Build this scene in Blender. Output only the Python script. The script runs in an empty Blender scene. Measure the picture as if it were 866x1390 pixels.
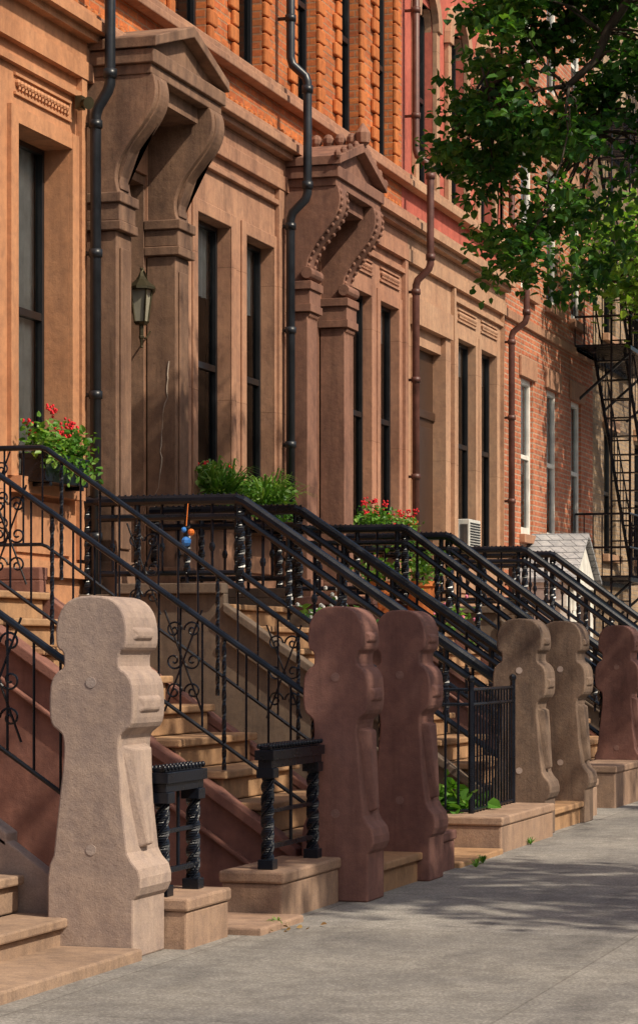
import bpy, bmesh, math, random
import numpy as np
from mathutils import Vector, Matrix
random.seed(7); np.random.seed(7)
scn=bpy.context.scene
F=-7.6
# ---------------------------------------------------------------- materials
def newmat(name):
    m=bpy.data.materials.new(name); m.use_nodes=True
    nt=m.node_tree; b=nt.nodes['Principled BSDF']; return m,nt,b
def N(nt,t,**k):
    n=nt.nodes.new(t)
    for a,v in k.items(): setattr(n,a,v)
    return n
def ramp(nt,fac,stops):
    r=N(nt,'ShaderNodeValToRGB'); cr=r.color_ramp
    while len(cr.elements)<len(stops): cr.elements.new(0.5)
    for e,(p,c) in zip(cr.elements,stops):
        e.position=p; e.color=(c if len(c)==4 else (*c,1))
    nt.links.new(fac,r.inputs[0]); return r.outputs[0]
def noise(nt,vec,scale,detail=4,rough=.55,vs=None):
    n=N(nt,'ShaderNodeTexNoise'); n.inputs['Scale'].default_value=scale
    n.inputs['Detail'].default_value=detail; n.inputs['Roughness'].default_value=rough
    if vs:
        mp=N(nt,'ShaderNodeVectorMath',operation='MULTIPLY'); mp.inputs[1].default_value=vs
        nt.links.new(vec,mp.inputs[0]); vec=mp.outputs[0]
    nt.links.new(vec,n.inputs['Vector']); return n.outputs['Fac']
def mix(nt,a,b,fac,mode='MIX'):
    m=N(nt,'ShaderNodeMix',data_type='RGBA',blend_type=mode)
    for v,i in ((a,6),(b,7)):
        if isinstance(v,tuple): m.inputs[i].default_value=(*v,1)
        else: nt.links.new(v,m.inputs[i])
    if isinstance(fac,(int,float)): m.inputs[0].default_value=fac
    else: nt.links.new(fac,m.inputs[0])
    return m.outputs[2]
def bump(nt,b,hs):
    prev=None
    for h,s,d in hs:
        n=N(nt,'ShaderNodeBump'); n.inputs['Strength'].default_value=s; n.inputs['Distance'].default_value=d
        nt.links.new(h,n.inputs['Height'])
        if prev: nt.links.new(prev,n.inputs['Normal'])
        prev=n.outputs[0]
    nt.links.new(prev,b.inputs['Normal'])
def stone(name,c1,c2,rough=.85,streak=.35,grain=.25,stain=.0,joint=0,pits=0):
    m,nt,b=newmat(name); P=N(nt,'ShaderNodeNewGeometry').outputs['Position']
    n1=noise(nt,P,1.6,5,.6); n2=noise(nt,P,150,2,.7); n3=noise(nt,P,1.0,4,.6,(5,5,.5)); n4=noise(nt,P,14,4,.65)
    c=ramp(nt,n1,[(.3,c1),(.7,c2)])
    g=ramp(nt,n2,[(.3,(1-grain,)*3),(.7,(1+grain*.3,)*3)])
    c=mix(nt,c,g,1.0,'MULTIPLY')
    s=ramp(nt,n3,[(.42,(1,1,1)),(.75,(1-streak,1-streak,1-streak*.9))])
    c=mix(nt,c,s,1.0,'MULTIPLY')
    g4=ramp(nt,n4,[(.3,(.80,.80,.83)),(.62,(1.05,1.03,1.0))]); c=mix(nt,c,g4,1.0,'MULTIPLY')
    hs=[(n4,.35,.012),(n2,.4,.0035)]
    if stain:
        n5=noise(nt,P,1.0,5,.7,(2.6,2.6,.9)); n6=noise(nt,P,1.0,4,.7,(16,16,1.1))
        c=mix(nt,c,ramp(nt,n5,[(.5,(1,1,1)),(.72,(1-stain,1-stain,1-stain*.92))]),1,'MULTIPLY')
        c=mix(nt,c,ramp(nt,n6,[(.55,(1,1,1)),(.75,(1-stain*.7,)*3)]),1,'MULTIPLY')
    if pits:
        n7=noise(nt,P,55,3,.6); c=mix(nt,c,ramp(nt,n7,[(.28,(1-pits,)*3),(.38,(1,1,1)),(.66,(1,1,1)),(.76,(1+pits*.6,)*3)]),1,'MULTIPLY')
        hs.append((n7,.2,.005)); 
    if joint:
        sp=N(nt,'ShaderNodeSeparateXYZ'); nt.links.new(P,sp.inputs[0])
        ad=N(nt,'ShaderNodeMath',operation='ADD'); nt.links.new(sp.outputs[0],ad.inputs[0]); nt.links.new(sp.outputs[1],ad.inputs[1])
        cb=N(nt,'ShaderNodeCombineXYZ'); nt.links.new(ad.outputs[0],cb.inputs[0]); nt.links.new(sp.outputs[2],cb.inputs[1])
        t=N(nt,'ShaderNodeTexBrick'); t.inputs['Scale'].default_value=1; t.inputs['Brick Width'].default_value=2.9; t.inputs['Row Height'].default_value=joint
        t.inputs['Mortar Size'].default_value=.004; t.inputs['Bias'].default_value=0
        t.inputs['Color1'].default_value=(1,1,1,1); t.inputs['Color2'].default_value=(.92,.92,.93,1); t.inputs['Mortar'].default_value=(.62,.6,.58,1)
        nt.links.new(cb.outputs[0],t.inputs['Vector']); c=mix(nt,c,t.outputs['Color'],1,'MULTIPLY')
    nt.links.new(c,b.inputs['Base Color']); b.inputs['Roughness'].default_value=rough
    b.inputs['Specular IOR Level'].default_value=.25
    bump(nt,b,hs)
    return m
def brick(name,cols,mortar,bw=.205,bh=.072,ms=.009,dirt=.3):
    m,nt,b=newmat(name); P=N(nt,'ShaderNodeNewGeometry').outputs['Position']
    sp=N(nt,'ShaderNodeSeparateXYZ'); nt.links.new(P,sp.inputs[0])
    ad=N(nt,'ShaderNodeMath',operation='ADD'); nt.links.new(sp.outputs[0],ad.inputs[0]); nt.links.new(sp.outputs[1],ad.inputs[1])
    cb=N(nt,'ShaderNodeCombineXYZ'); nt.links.new(ad.outputs[0],cb.inputs[0]); nt.links.new(sp.outputs[2],cb.inputs[1])
    t=N(nt,'ShaderNodeTexBrick'); t.inputs['Scale'].default_value=1; t.inputs['Brick Width'].default_value=bw
    t.inputs['Row Height'].default_value=bh; t.inputs['Mortar Size'].default_value=ms; t.inputs['Mortar Smooth'].default_value=.2
    t.inputs['Bias'].default_value=0
    t.inputs['Color1'].default_value=(*cols[0],1); t.inputs['Color2'].default_value=(*cols[1],1); t.inputs['Mortar'].default_value=(*mortar,1)
    nt.links.new(cb.outputs[0],t.inputs['Vector'])
    n1=noise(nt,P,1.3,5,.6); n2=noise(nt,P,60,2,.6); n3=noise(nt,P,9,3,.7,(1,1,3))
    c=mix(nt,t.outputs['Color'],ramp(nt,n1,[(.35,(1-dirt,)*3),(.65,(1.08,)*3)]),1,'MULTIPLY')
    c=mix(nt,c,ramp(nt,n3,[(.3,(.68,.66,.66)),(.65,(1.12,1.06,1.0))]),1,'MULTIPLY')
    c=mix(nt,c,ramp(nt,n2,[(.3,(.85,)*3),(.7,(1.05,)*3)]),1,'MULTIPLY')
    nt.links.new(c,b.inputs['Base Color']); b.inputs['Roughness'].default_value=.85
    inv=N(nt,'ShaderNodeMath',operation='SUBTRACT'); inv.inputs[0].default_value=1; nt.links.new(t.outputs['Fac'],inv.inputs[1])
    bump(nt,b,[(inv.outputs[0],.8,.012),(n2,.3,.004)]); return m
def plain(name,c,rough=.5,metal=0,spec=.5,var=.15,bs=40,bst=.1):
    m,nt,b=newmat(name); P=N(nt,'ShaderNodeNewGeometry').outputs['Position']
    n1=noise(nt,P,6,4,.6); n2=noise(nt,P,bs,2)
    cc=mix(nt,c,ramp(nt,n1,[(.3,(1-var*1.5,)*3),(.7,(1+var,)*3)]),1,'MULTIPLY')
    nt.links.new(cc,b.inputs['Base Color']); b.inputs['Metallic'].default_value=metal
    rr=N(nt,'ShaderNodeMapRange'); rr.inputs['To Min'].default_value=max(0,rough-.12); rr.inputs['To Max'].default_value=min(1,rough+.15)
    nt.links.new(n1,rr.inputs[0]); nt.links.new(rr.outputs[0],b.inputs['Roughness'])
    b.inputs['Specular IOR Level'].default_value=spec
    bump(nt,b,[(n2,bst,.004)]); return m
def leafmat(name,c1,c2,c3,trans=.35):
    m,nt,b=newmat(name); g=N(nt,'ShaderNodeNewGeometry')
    P=g.outputs['Position']; n=noise(nt,P,1.6,2)
    ad=N(nt,'ShaderNodeMath',operation='ADD'); ad.inputs[1].default_value=-.25
    nt.links.new(n,ad.inputs[0])
    a2=N(nt,'ShaderNodeMath',operation='MULTIPLY_ADD'); a2.inputs[1].default_value=.55
    nt.links.new(g.outputs['Random Per Island'],a2.inputs[0]); nt.links.new(ad.outputs[0],a2.inputs[2])
    c=ramp(nt,a2.outputs[0],[(.1,c1),(.5,c2),(.85,c3)])
    nt.links.new(c,b.inputs['Base Color']); b.inputs['Roughness'].default_value=.45; b.inputs['Specular IOR Level'].default_value=.35
    tr=N(nt,'ShaderNodeBsdfTranslucent'); c2_=mix(nt,c,(1.5,1.6,.6),1,'MULTIPLY'); nt.links.new(c2_,tr.inputs[0])
    ms=N(nt,'ShaderNodeMixShader'); ms.inputs[0].default_value=trans
    out=nt.nodes['Material Output']; nt.links.new(b.outputs[0],ms.inputs[1]); nt.links.new(tr.outputs[0],ms.inputs[2]); nt.links.new(ms.outputs[0],out.inputs[0])
    return m
def glassmat():
    m,nt,b=newmat('window_glass'); out=nt.nodes['Material Output']
    P=N(nt,'ShaderNodeNewGeometry').outputs['Position']; n=noise(nt,P,1.5,2)
    bp=N(nt,'ShaderNodeBump'); bp.inputs['Strength'].default_value=.15; bp.inputs['Distance'].default_value=.02; nt.links.new(n,bp.inputs['Height'])
    gl=N(nt,'ShaderNodeBsdfGlossy'); gl.inputs['Roughness'].default_value=.02; nt.links.new(bp.outputs[0],gl.inputs['Normal'])
    gl.inputs[0].default_value=(.75,.78,.82,1)
    tr=N(nt,'ShaderNodeBsdfTransparent'); tr.inputs[0].default_value=(.72,.77,.78,1)
    fr=N(nt,'ShaderNodeFresnel'); fr.inputs[0].default_value=1.35
    ms=N(nt,'ShaderNodeMixShader'); nt.links.new(fr.outputs[0],ms.inputs[0]); nt.links.new(tr.outputs[0],ms.inputs[1]); nt.links.new(gl.outputs[0],ms.inputs[2])
    nt.links.new(ms.outputs[0],out.inputs[0]); return m
M={}
M['stoneA']=stone('brownstone_tan',(.48,.225,.115),(.57,.29,.155),streak=.18,grain=.12,stain=.25)
M['stoneB']=stone('brownstone_warm',(.39,.205,.13),(.48,.27,.17),streak=.25,grain=.12,stain=.32,joint=1.21)
M['stoneC']=stone('brownstone_rose',(.40,.20,.125),(.48,.255,.165),streak=.25,grain=.12,stain=.32,joint=1.21)
M['stoneD']=stone('brownstone_pale',(.46,.265,.165),(.53,.33,.21),streak=.22,grain=.12,stain=.25,joint=1.21)
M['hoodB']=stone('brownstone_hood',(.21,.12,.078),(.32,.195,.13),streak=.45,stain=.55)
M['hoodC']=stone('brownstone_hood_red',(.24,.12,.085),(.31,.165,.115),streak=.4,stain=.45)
M['cheekA']=stone('stoop_painted_mauve',(.22,.10,.077),(.28,.135,.102),streak=.3,grain=.12,stain=.35)
M['cheekB']=stone('stoop_grey_brown',(.12,.09,.068),(.20,.15,.112),streak=.4,stain=.35)
M['tread']=stone('step_tan',(.39,.23,.125),(.49,.305,.17),streak=.2,grain=.2,stain=.35)
M['tread2']=stone('step_grey_tan',(.32,.22,.155),(.40,.28,.20),streak=.2,grain=.25,stain=.35,pits=.2)
M['newel1']=stone('newel_sandy_mauve',(.37,.28,.235),(.45,.35,.295),streak=.2,grain=.2,stain=.25,pits=.2)
M['newel2']=stone('newel_maroon',(.23,.113,.092),(.285,.148,.12),streak=.25,grain=.15,stain=.3,pits=.12)
M['newel3']=stone('newel_weathered',(.17,.118,.088),(.27,.19,.14),streak=.4,grain=.3,stain=.45,pits=.25)
M['block']=stone('kerb_block',(.35,.23,.16),(.45,.31,.225),streak=.2,grain=.3,stain=.35,pits=.25)
M['patch']=stone('stone_patch',(.42,.34,.30),(.48,.39,.345),grain=.2)
M['patch2']=stone('stone_patch_maroon',(.28,.16,.135),(.32,.19,.16),grain=.2)
M['crack']=stone('mortar_crack',(.38,.31,.25),(.46,.38,.31),grain=.2)
M['brickO']=brick('brick_orange',((.64,.195,.05),(.48,.12,.035)),(.42,.22,.12))
M['terra']=stone('terracotta',(.55,.165,.05),(.63,.22,.07),streak=.3,grain=.2,stain=.3)
M['brickRose']=stone('painted_rose',(.48,.12,.085),(.54,.155,.11),streak=.3,grain=.1,stain=.25)
M['brickR']=brick('brick_red',((.50,.14,.065),(.56,.195,.095)),(.48,.33,.24),ms=.012)
M['brickT']=brick('brick_tan',((.46,.33,.20),(.38,.26,.16)),(.38,.31,.24))
M['iron']=plain('black_iron',(.006,.008,.014),.27,0,.38,.3,90,.2)
M['pipeK']=plain('pipe_black',(.015,.018,.024),.35,0,.45,.3)
M['pipeB']=plain('pipe_brown',(.11,.045,.035),.45,0,.4,.3)
M['frameK']=plain('frame_black',(.010,.011,.013),.35)
M['frameW']=plain('frame_white',(.72,.70,.64),.5)
M['door']=plain('door_dark_wood',(.05,.025,.015),.35)
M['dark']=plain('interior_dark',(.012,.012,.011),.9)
M['curtain']=plain('curtain_cloth',(.72,.71,.68),.9)
M['shingle']=brick('slate_shingles',((.36,.38,.41),(.46,.48,.51)),(.15,.16,.18),bw=.16,bh=.09,ms=.006)
M['brass']=plain('lantern_patina',(.10,.085,.05),.4,.8)
M['lglass']=plain('lantern_glass',(.33,.31,.24),.15)
M['red']=plain('petal_red',(.65,.02,.03),.5)
M['white']=plain('petal_white',(.75,.74,.70),.5)
M['pink']=plain('petal_pink',(.7,.2,.3),.5)
M['blue']=plain('plastic_blue',(.04,.2,.6),.4)
M['orange']=plain('plastic_orange',(.8,.2,.03),.4)
M['bark']=stone('bark',(.045,.035,.025),(.10,.08,.06),streak=.4,grain=.4)
M['leaf']=leafmat('tree_leaves',(.012,.052,.015),(.04,.135,.024),(.12,.25,.04),.40)
M['leafL']=leafmat('light_leaves',(.06,.16,.03),(.14,.28,.04),(.26,.40,.08),.45)
M['leafP']=leafmat('plant_leaves',(.04,.12,.015),(.09,.23,.03),(.24,.38,.08),.3)
M['dry']=leafmat('dry_leaves',(.16,.08,.03),(.28,.16,.06),(.38,.26,.10),.1)
M['glass']=glassmat()
M['acw']=plain('ac_enamel',(.6,.6,.56),.45)
def sidewalkmat():
    m,nt,b=newmat('sidewalk_concrete'); P=N(nt,'ShaderNodeNewGeometry').outputs['Position']
    t=N(nt,'ShaderNodeTexBrick'); t.offset=0; t.inputs['Scale'].default_value=1; t.inputs['Brick Width'].default_value=1.75
    t.inputs['Row Height'].default_value=3.1; t.inputs['Mortar Size'].default_value=.007; t.inputs['Mortar Smooth'].default_value=.6; t.inputs['Bias'].default_value=0
    t.inputs['Color1'].default_value=(.30,.285,.265,1); t.inputs['Color2'].default_value=(.40,.38,.355,1); t.inputs['Mortar'].default_value=(.22,.205,.185,1)
    mp=N(nt,'ShaderNodeVectorMath',operation='ADD'); mp.inputs[1].default_value=(.35,.8,0); nt.links.new(P,mp.inputs[0]); nt.links.new(mp.outputs[0],t.inputs['Vector'])
    n1=noise(nt,P,1.1,6,.65); n2=noise(nt,P,85,3,.8); n3=noise(nt,P,7,5,.7); n5=noise(nt,P,2.3,5,.7,(1,.4,1))
    vo=N(nt,'ShaderNodeTexVoronoi'); vo.inputs['Scale'].default_value=50; nt.links.new(P,vo.inputs['Vector'])
    c=mix(nt,t.outputs['Color'],ramp(nt,n1,[(.3,(.70,.70,.72)),(.65,(1.14,1.12,1.08))]),1,'MULTIPLY')
    c=mix(nt,c,ramp(nt,n2,[(.3,(.45,)*3),(.7,(1.3,)*3)]),1,'MULTIPLY')
    c=mix(nt,c,ramp(nt,n3,[(.35,(.78,.77,.76)),(.6,(1.05,)*3)]),1,'MULTIPLY')
    c=mix(nt,c,ramp(nt,n5,[(.50,(1,1,1)),(.66,(.64,.64,.66))]),.85,'MULTIPLY')
    c=mix(nt,c,ramp(nt,vo.outputs['Distance'],[(.0,(1.45,1.38,1.25)),(.22,(1,1,1)),(.6,(.7,)*3)]),.8,'MULTIPLY')
    nt.links.new(c,b.inputs['Base Color']); b.inputs['Roughness'].default_value=.88
    bump(nt,b,[(n3,.3,.01),(n2,.6,.006)]); return m
M['walk']=sidewalkmat()
M['asphalt']=stone('asphalt',(.045,.045,.047),(.065,.064,.062),grain=.4)
M['kerb']=stone('kerb_granite',(.28,.27,.26),(.36,.35,.33))
M['soil']=stone('ground_soil',(.07,.055,.04),(.11,.09,.06))
# ---------------------------------------------------------------- builders
class G:
    def __init__(s,mat): s.v=[];s.f=[];s.mat=mat
    def add(s,v,f):
        o=len(s.v); s.v+= [tuple(p) for p in v]; s.f+=[tuple(i+o for i in q) for q in f]
    def box(s,x0,x1,y0,y1,z0,z1):
        s.add([(x0,y0,z0),(x1,y0,z0),(x1,y1,z0),(x0,y1,z0),(x0,y0,z1),(x1,y0,z1),(x1,y1,z1),(x0,y1,z1)],
              [(0,3,2,1),(4,5,6,7),(0,1,5,4),(1,2,6,5),(2,3,7,6),(3,0,4,7)])
    def prism(s,poly,axis,a,b):
        n=len(poly)
        if axis=='y': f=lambda p,t:(p[0],t,p[1])
        elif axis=='x': f=lambda p,t:(t,p[0],p[1])
        else: f=lambda p,t:(p[0],p[1],t)
        v=[f(p,a) for p in poly]+[f(p,b) for p in poly]
        s.add(v,[tuple(range(n)),tuple(range(2*n-1,n-1,-1))]+[(i,i+n,(i+1)%n+n,(i+1)%n) for i in range(n)])
    def tube(s,pts,r,n=8,caps=True,tw=0,rot=0):
        pts=[Vector(p) for p in pts]; rs=r if isinstance(r,(list,tuple)) else [r]*len(pts)
        t0=(pts[1]-pts[0]).normalized(); u=t0.orthogonal().normalized()
        if abs(t0.z)>.9: u=Vector((1,0,0))
        vs=[]
        for i,p in enumerate(pts):
            if i==0: t=pts[1]-pts[0]
            elif i==len(pts)-1: t=pts[-1]-pts[-2]
            else: t=(pts[i+1]-p).normalized()+(p-pts[i-1]).normalized()
            t=t.normalized(); u=(u-t*u.dot(t)).normalized(); w=t.cross(u)
            for k in range(n):
                a=2*math.pi*k/n+rot+tw*i; vs.append(p+(u*math.cos(a)+w*math.sin(a))*rs[i])
        fs=[]
        for i in range(len(pts)-1):
            for k in range(n): fs.append((i*n+k,i*n+(k+1)%n,(i+1)*n+(k+1)%n,(i+1)*n+k))
        if caps: fs+=[tuple(range(n-1,-1,-1)),tuple(range((len(pts)-1)*n,len(pts)*n))]
        s.add(vs,fs)
    def ball(s,c,r,n=8,sz=1):
        m=n//2+1; pts=[];rs=[]
        for i in range(m+1):
            a=math.pi*i/m; pts.append((c[0],c[1],c[2]-math.cos(a)*r*sz)); rs.append(max(.0005,math.sin(a)*r))
        s.tube(pts,rs,n)
    def twist(s,x,y,z0,z1,r,seg=.03,tw=.45,n=4):
        k=max(4,int((z1-z0)/seg)); s.tube([(x,y,z0+(z1-z0)*i/k) for i in range(k+1)],r,n,True,tw)
def obj(name,g,bevel=0,smooth=False,seg=2,recalc=True,ang=28):
    me=bpy.data.meshes.new(name); me.from_pydata(g.v,[],g.f); me.materials.append(M[g.mat]); me.update()
    if recalc:
        bm=bmesh.new(); bm.from_mesh(me); bmesh.ops.recalc_face_normals(bm,faces=bm.faces); bm.to_mesh(me); bm.free()
    co=np.array(g.v); c=Vector(((co.min(0)+co.max(0))/2).tolist()); me.transform(Matrix.Translation(-c))
    o=bpy.data.objects.new(name,me); o.location=c; scn.collection.objects.link(o)
    if smooth:
        for p in me.polygons: p.use_smooth=True
    if bevel:
        m=o.modifiers.new('bevel','BEVEL'); m.width=bevel; m.segments=seg; m.limit_method='ANGLE'; m.angle_limit=math.radians(ang)
    return o
def group(name,parts,loc):
    e=bpy.data.objects.new(name,None); e.location=loc; e.empty_display_size=.2; scn.collection.objects.link(e)
    for p in parts:
        p.parent=e; p.matrix_parent_inverse=Matrix.Translation(-Vector(loc))
    return e
def wall(g,x,y0,y1,z0,z1,ops,depth):
    ys=sorted({y0,y1,*[o[0] for o in ops],*[o[1] for o in ops]}); zs=sorted({z0,z1,*[o[2] for o in ops],*[o[3] for o in ops]})
    for i in range(len(ys)-1):
        for j in range(len(zs)-1):
            cy=(ys[i]+ys[i+1])/2; cz=(zs[j]+zs[j+1])/2
            if any(o[0]<cy<o[1] and o[2]<cz<o[3] for o in ops): continue
            g.add([(x,ys[i],zs[j]),(x,ys[i+1],zs[j]),(x,ys[i+1],zs[j+1]),(x,ys[i],zs[j+1])],[(0,1,2,3)])
    for o in ops:
        a,b,c,d=o[:4]
        q=x-(o[4] if len(o)>4 else depth)
        g.add([(x,a,c),(x,b,c),(x,b,d),(x,a,d),(q,a,c),(q,b,c),(q,b,d),(q,a,d)],[(0,4,5,1),(1,5,6,2),(2,6,7,3),(3,7,4,0)])
def window(fr,gl,cu,y0,y1,z0,z1,x,fw=.055,curtain=.8,depth=.06):
    fr.box(x-depth,x,y0,y0+fw,z0,z1); fr.box(x-depth,x,y1-fw,y1,z0,z1)
    fr.box(x-depth,x,y0+fw,y1-fw,z0,z0+fw*1.3); fr.box(x-depth,x,y0+fw,y1-fw,z1-fw,z1)
    zm=(z0+z1)/2; fr.box(x-depth-.002,x-.004,y0+fw,y1-fw,zm-.03,zm+.03)
    xg=x-depth*.6
    for a,b in((z0+fw*1.3,zm-.03),(zm+.03,z1-fw)):
        gl.add([(xg,y0+fw,a),(xg,y1-fw,a),(xg,y1-fw,b),(xg,y0+fw,b)],[(0,1,2,3)])
    if curtain:
        n=24; zb=z0+(z1-z0)*(1-curtain); v=[];f=[]
        for i in range(n+1):
            yy=y0+(y1-y0)*i/n; xx=x-.095+.014*math.sin(i*2.1)+.006*math.sin(i*5)
            v+=[(xx,yy,zb),(xx,yy,z1)]
        f=[(2*i,2*i+2,2*i+3,2*i+1) for i in range(n)]
        cu.add(v,f)
def leaves(g,centers,n,rad,size,flat=.7,droop=.3):
    for c in centers:
        rr=rad*random.uniform(.7,1.25)
        for _ in range(n):
            d=Vector((random.gauss(0,1),random.gauss(0,1),random.gauss(0,flat)))*rr*.5
            p=Vector(c)+d; L=size*random.uniform(.6,1.2); W=L*random.uniform(.32,.45)
            ax=Vector((random.gauss(0,1),random.gauss(0,1),random.gauss(-droop,.6))).normalized()
            up=Vector((random.gauss(0,.6),random.gauss(0,.6),1)).normalized(); sd=ax.cross(up)
            if sd.length<.05: continue
            sd.normalize(); nn=sd.cross(ax)*(W*.35)
            v=[p,p+ax*L*.25+sd*W+nn,p+ax*L*.68+sd*W*.75+nn,p+ax*L,p+ax*L*.68-sd*W*.75+nn,p+ax*L*.25-sd*W+nn]
            g.add(v,[(0,1,2,3),(0,3,4,5)])
# ---------------------------------------------------------------- ground
g=G('soil'); g.box(-300,300,-300,400,-.6,-.16); obj('ground',g)
g=G('walk'); g.add([(-7.7,-10,0),(.75,-10,0),(.75,70,0),(-7.7,70,0),(.75,-10,-.15),(.75,70,-.15)],[(0,1,2,3)]); obj('sidewalk',g)
g=G('asphalt'); g.add([(.9,-40,-.13),(9.5,-40,-.13),(9.5,120,-.13),(.9,120,-.13)],[(0,1,2,3)]); obj('road',g)
g=G('kerb')
for i in range(40): g.box(.752,.9,-10+i*2,-10+i*2+1.99,-.2,.006)
obj('kerb',g,.01)
g=G('walk'); g.box(9.5,14,-40,120,-.3,-.004); obj('sidewalk',g)
# ---------------------------------------------------------------- houses
SILL=2.62; WT=5.2; CZ0,CZ1=5.78,6.28; UP0=6.78; UP1=8.95; TOP=11.5
def hood(y0,y1,mat,fancy):
    g=G(mat); pw=.32; xf=F+.25; z0=1.72; PR=.29
    for a in (y0,y1-pw):
        b=a+pw
        g.box(F-.02,xf,a,b,z0,4.62)
        g.box(F-.02,xf+.05,a-.04,b+.03,z0,z0+.32)
        g.box(F-.02,xf+.045,a-.03,b+.03,4.625,4.70); g.box(F-.02,xf+.03,a-.015,b+.015,4.70,4.84); g.box(F-.02,xf+.05,a-.035,b+.035,4.84,4.92)
        if not fancy:
            g.box(xf+.001,xf+.018,a+.06,b-.06,z0+.42,4.5)
        P=[(F-.02,4.92)]
        for i in range(25):
            t=i/24; x=xf+.01+PR*(t*t*(3-2*t))+.05*math.sin(t*2*math.pi)*-1; P.append((x,4.92+t*.91))
        P.append((F-.02,5.83)); g.prism(P,'y',a+.01,b-.01)
        if not fancy:
            Q=[(x+.014,z) for x,z in P[2:-2]]; Q=[(Q[0][0]-.05,Q[0][1])]+Q+[(Q[-1][0]-.05,Q[-1][1])]
            g.prism(Q,'y',a+.07,b-.07)
        if fancy:
            for i in range(14):
                t=(i+.5)/14; x=xf+.01+PR*(t*t*(3-2*t))-.05*math.sin(t*2*math.pi)
                g.ball((x+.002,a+.06,4.92+t*.89),.026,6); g.ball((x+.002,b-.06,4.92+t*.89),.026,6)
            g.tube([(xf-.0,a-.03,5.0),(xf-.0,b+.03,5.0)],.06,12)
            for k in range(5): g.ball((xf+.0,a+.04+k*.06,4.60),.03,6)
    xh=xf+PR+.03
    g.box(F-.02,xh-.03,y0-.0,y1+.0,5.83,5.91)
    g.box(F-.02,xh,y0-.03,y1+.03,5.91,6.02)
    mid=(y0+y1)/2; a,b=y0-.05,y1+.04
    g.prism([(a+.06,6.02),(b-.06,6.02),(b-.06,6.05),(mid,6.28),(a+.06,6.05)],'x',F-.02,xh-.07)
    g.prism([(a,6.025),(a+.001,6.11),(mid,6.38),(b-.001,6.11),(b,6.025),(b-.03,6.04),(mid,6.29),(a+.03,6.04)],'x',F-.02,xh+.03)
    if fancy:
        for k in range(5):
            t=k/4; xx=F+.1+t*(xh-F-.08)
            g.ball((xx,mid,6.42),.06,8,1.2)
        for k in range(9):
            t=k/8; yy=a+t*(b-a); zz=6.12+.26*(1-abs(2*t-1)); g.ball((xh+.0,yy,zz),.038,8,1.3)
        g.tube([(xh+.01,mid,6.38),(xh+.01,mid,6.48),(xh+.01,mid,6.58)],[.07,.08,.01],8)
    parts=[obj('door_hood',g,.012)]
    ya,yb=y0+pw,y1-pw
    g2=G('door'); xd=F-.45
    g2.box(xd-.06,xd,ya,yb,1.72,4.3)
    for (p,q) in ((1.9,2.5),(2.6,4.1)):
        m_=(ya+yb)/2
        for (c,d) in ((ya+.06,m_-.04),(m_+.04,yb-.06)):
            g2.box(xd,xd+.025,c,d,p,q)
    g2.box(xd-.05,xd+.05,ya,yb,4.3,4.4); g2.box(xd-.06,xd,ya,yb,4.4,5.2)
    parts.append(obj('door',g2,.008))
    g4=G(mat)
    g4.box(xd+.002,F-.022,yb-.03,yb+.001,1.73,5.29); g4.box(xd+.002,F-.022,ya-.001,ya+.03,1.73,5.29); g4.box(xd+.002,F-.022,ya+.031,yb-.031,5.22,5.29)
    parts.append(obj('door_jambs',g4))
    g5=G(mat); g5.box(F-.02,xf+.2,ya+.012,yb-.012,5.70,5.828); parts.append(obj('hood_soffit',g5))
    if not fancy:
        ck=G('crack'); pts=[]; x=F+.20
        for i in range(34):
            x+=random.gauss(-.005,.008); x=min(F+.22,max(F+.03,x)); pts.append((x,yb+.001,3.75-i*.05))
        ck.tube(pts,[random.uniform(.002,.009) for _ in pts],4)
        parts.append(obj('mortar_repair',ck))
    g3=G('brass'); g3.ball((xd+.05,(ya+yb)/2+.06,2.75),.035); parts.append(obj('door_knob',g3,smooth=True))
    return parts,(ya,yb,1.72,5.3,.6)
def quoins(g,y,side,z0,z1):
    z=z0;k=0
    while z<z1-.1:
        w=.22 if k%2 else .13
        a,b=(y-w,y-.004) if side<0 else (y+.004,y+w)
        g.box(F-.029,F+.014,a,b,z,z+.135)
        z+=.148;k+=1
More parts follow.
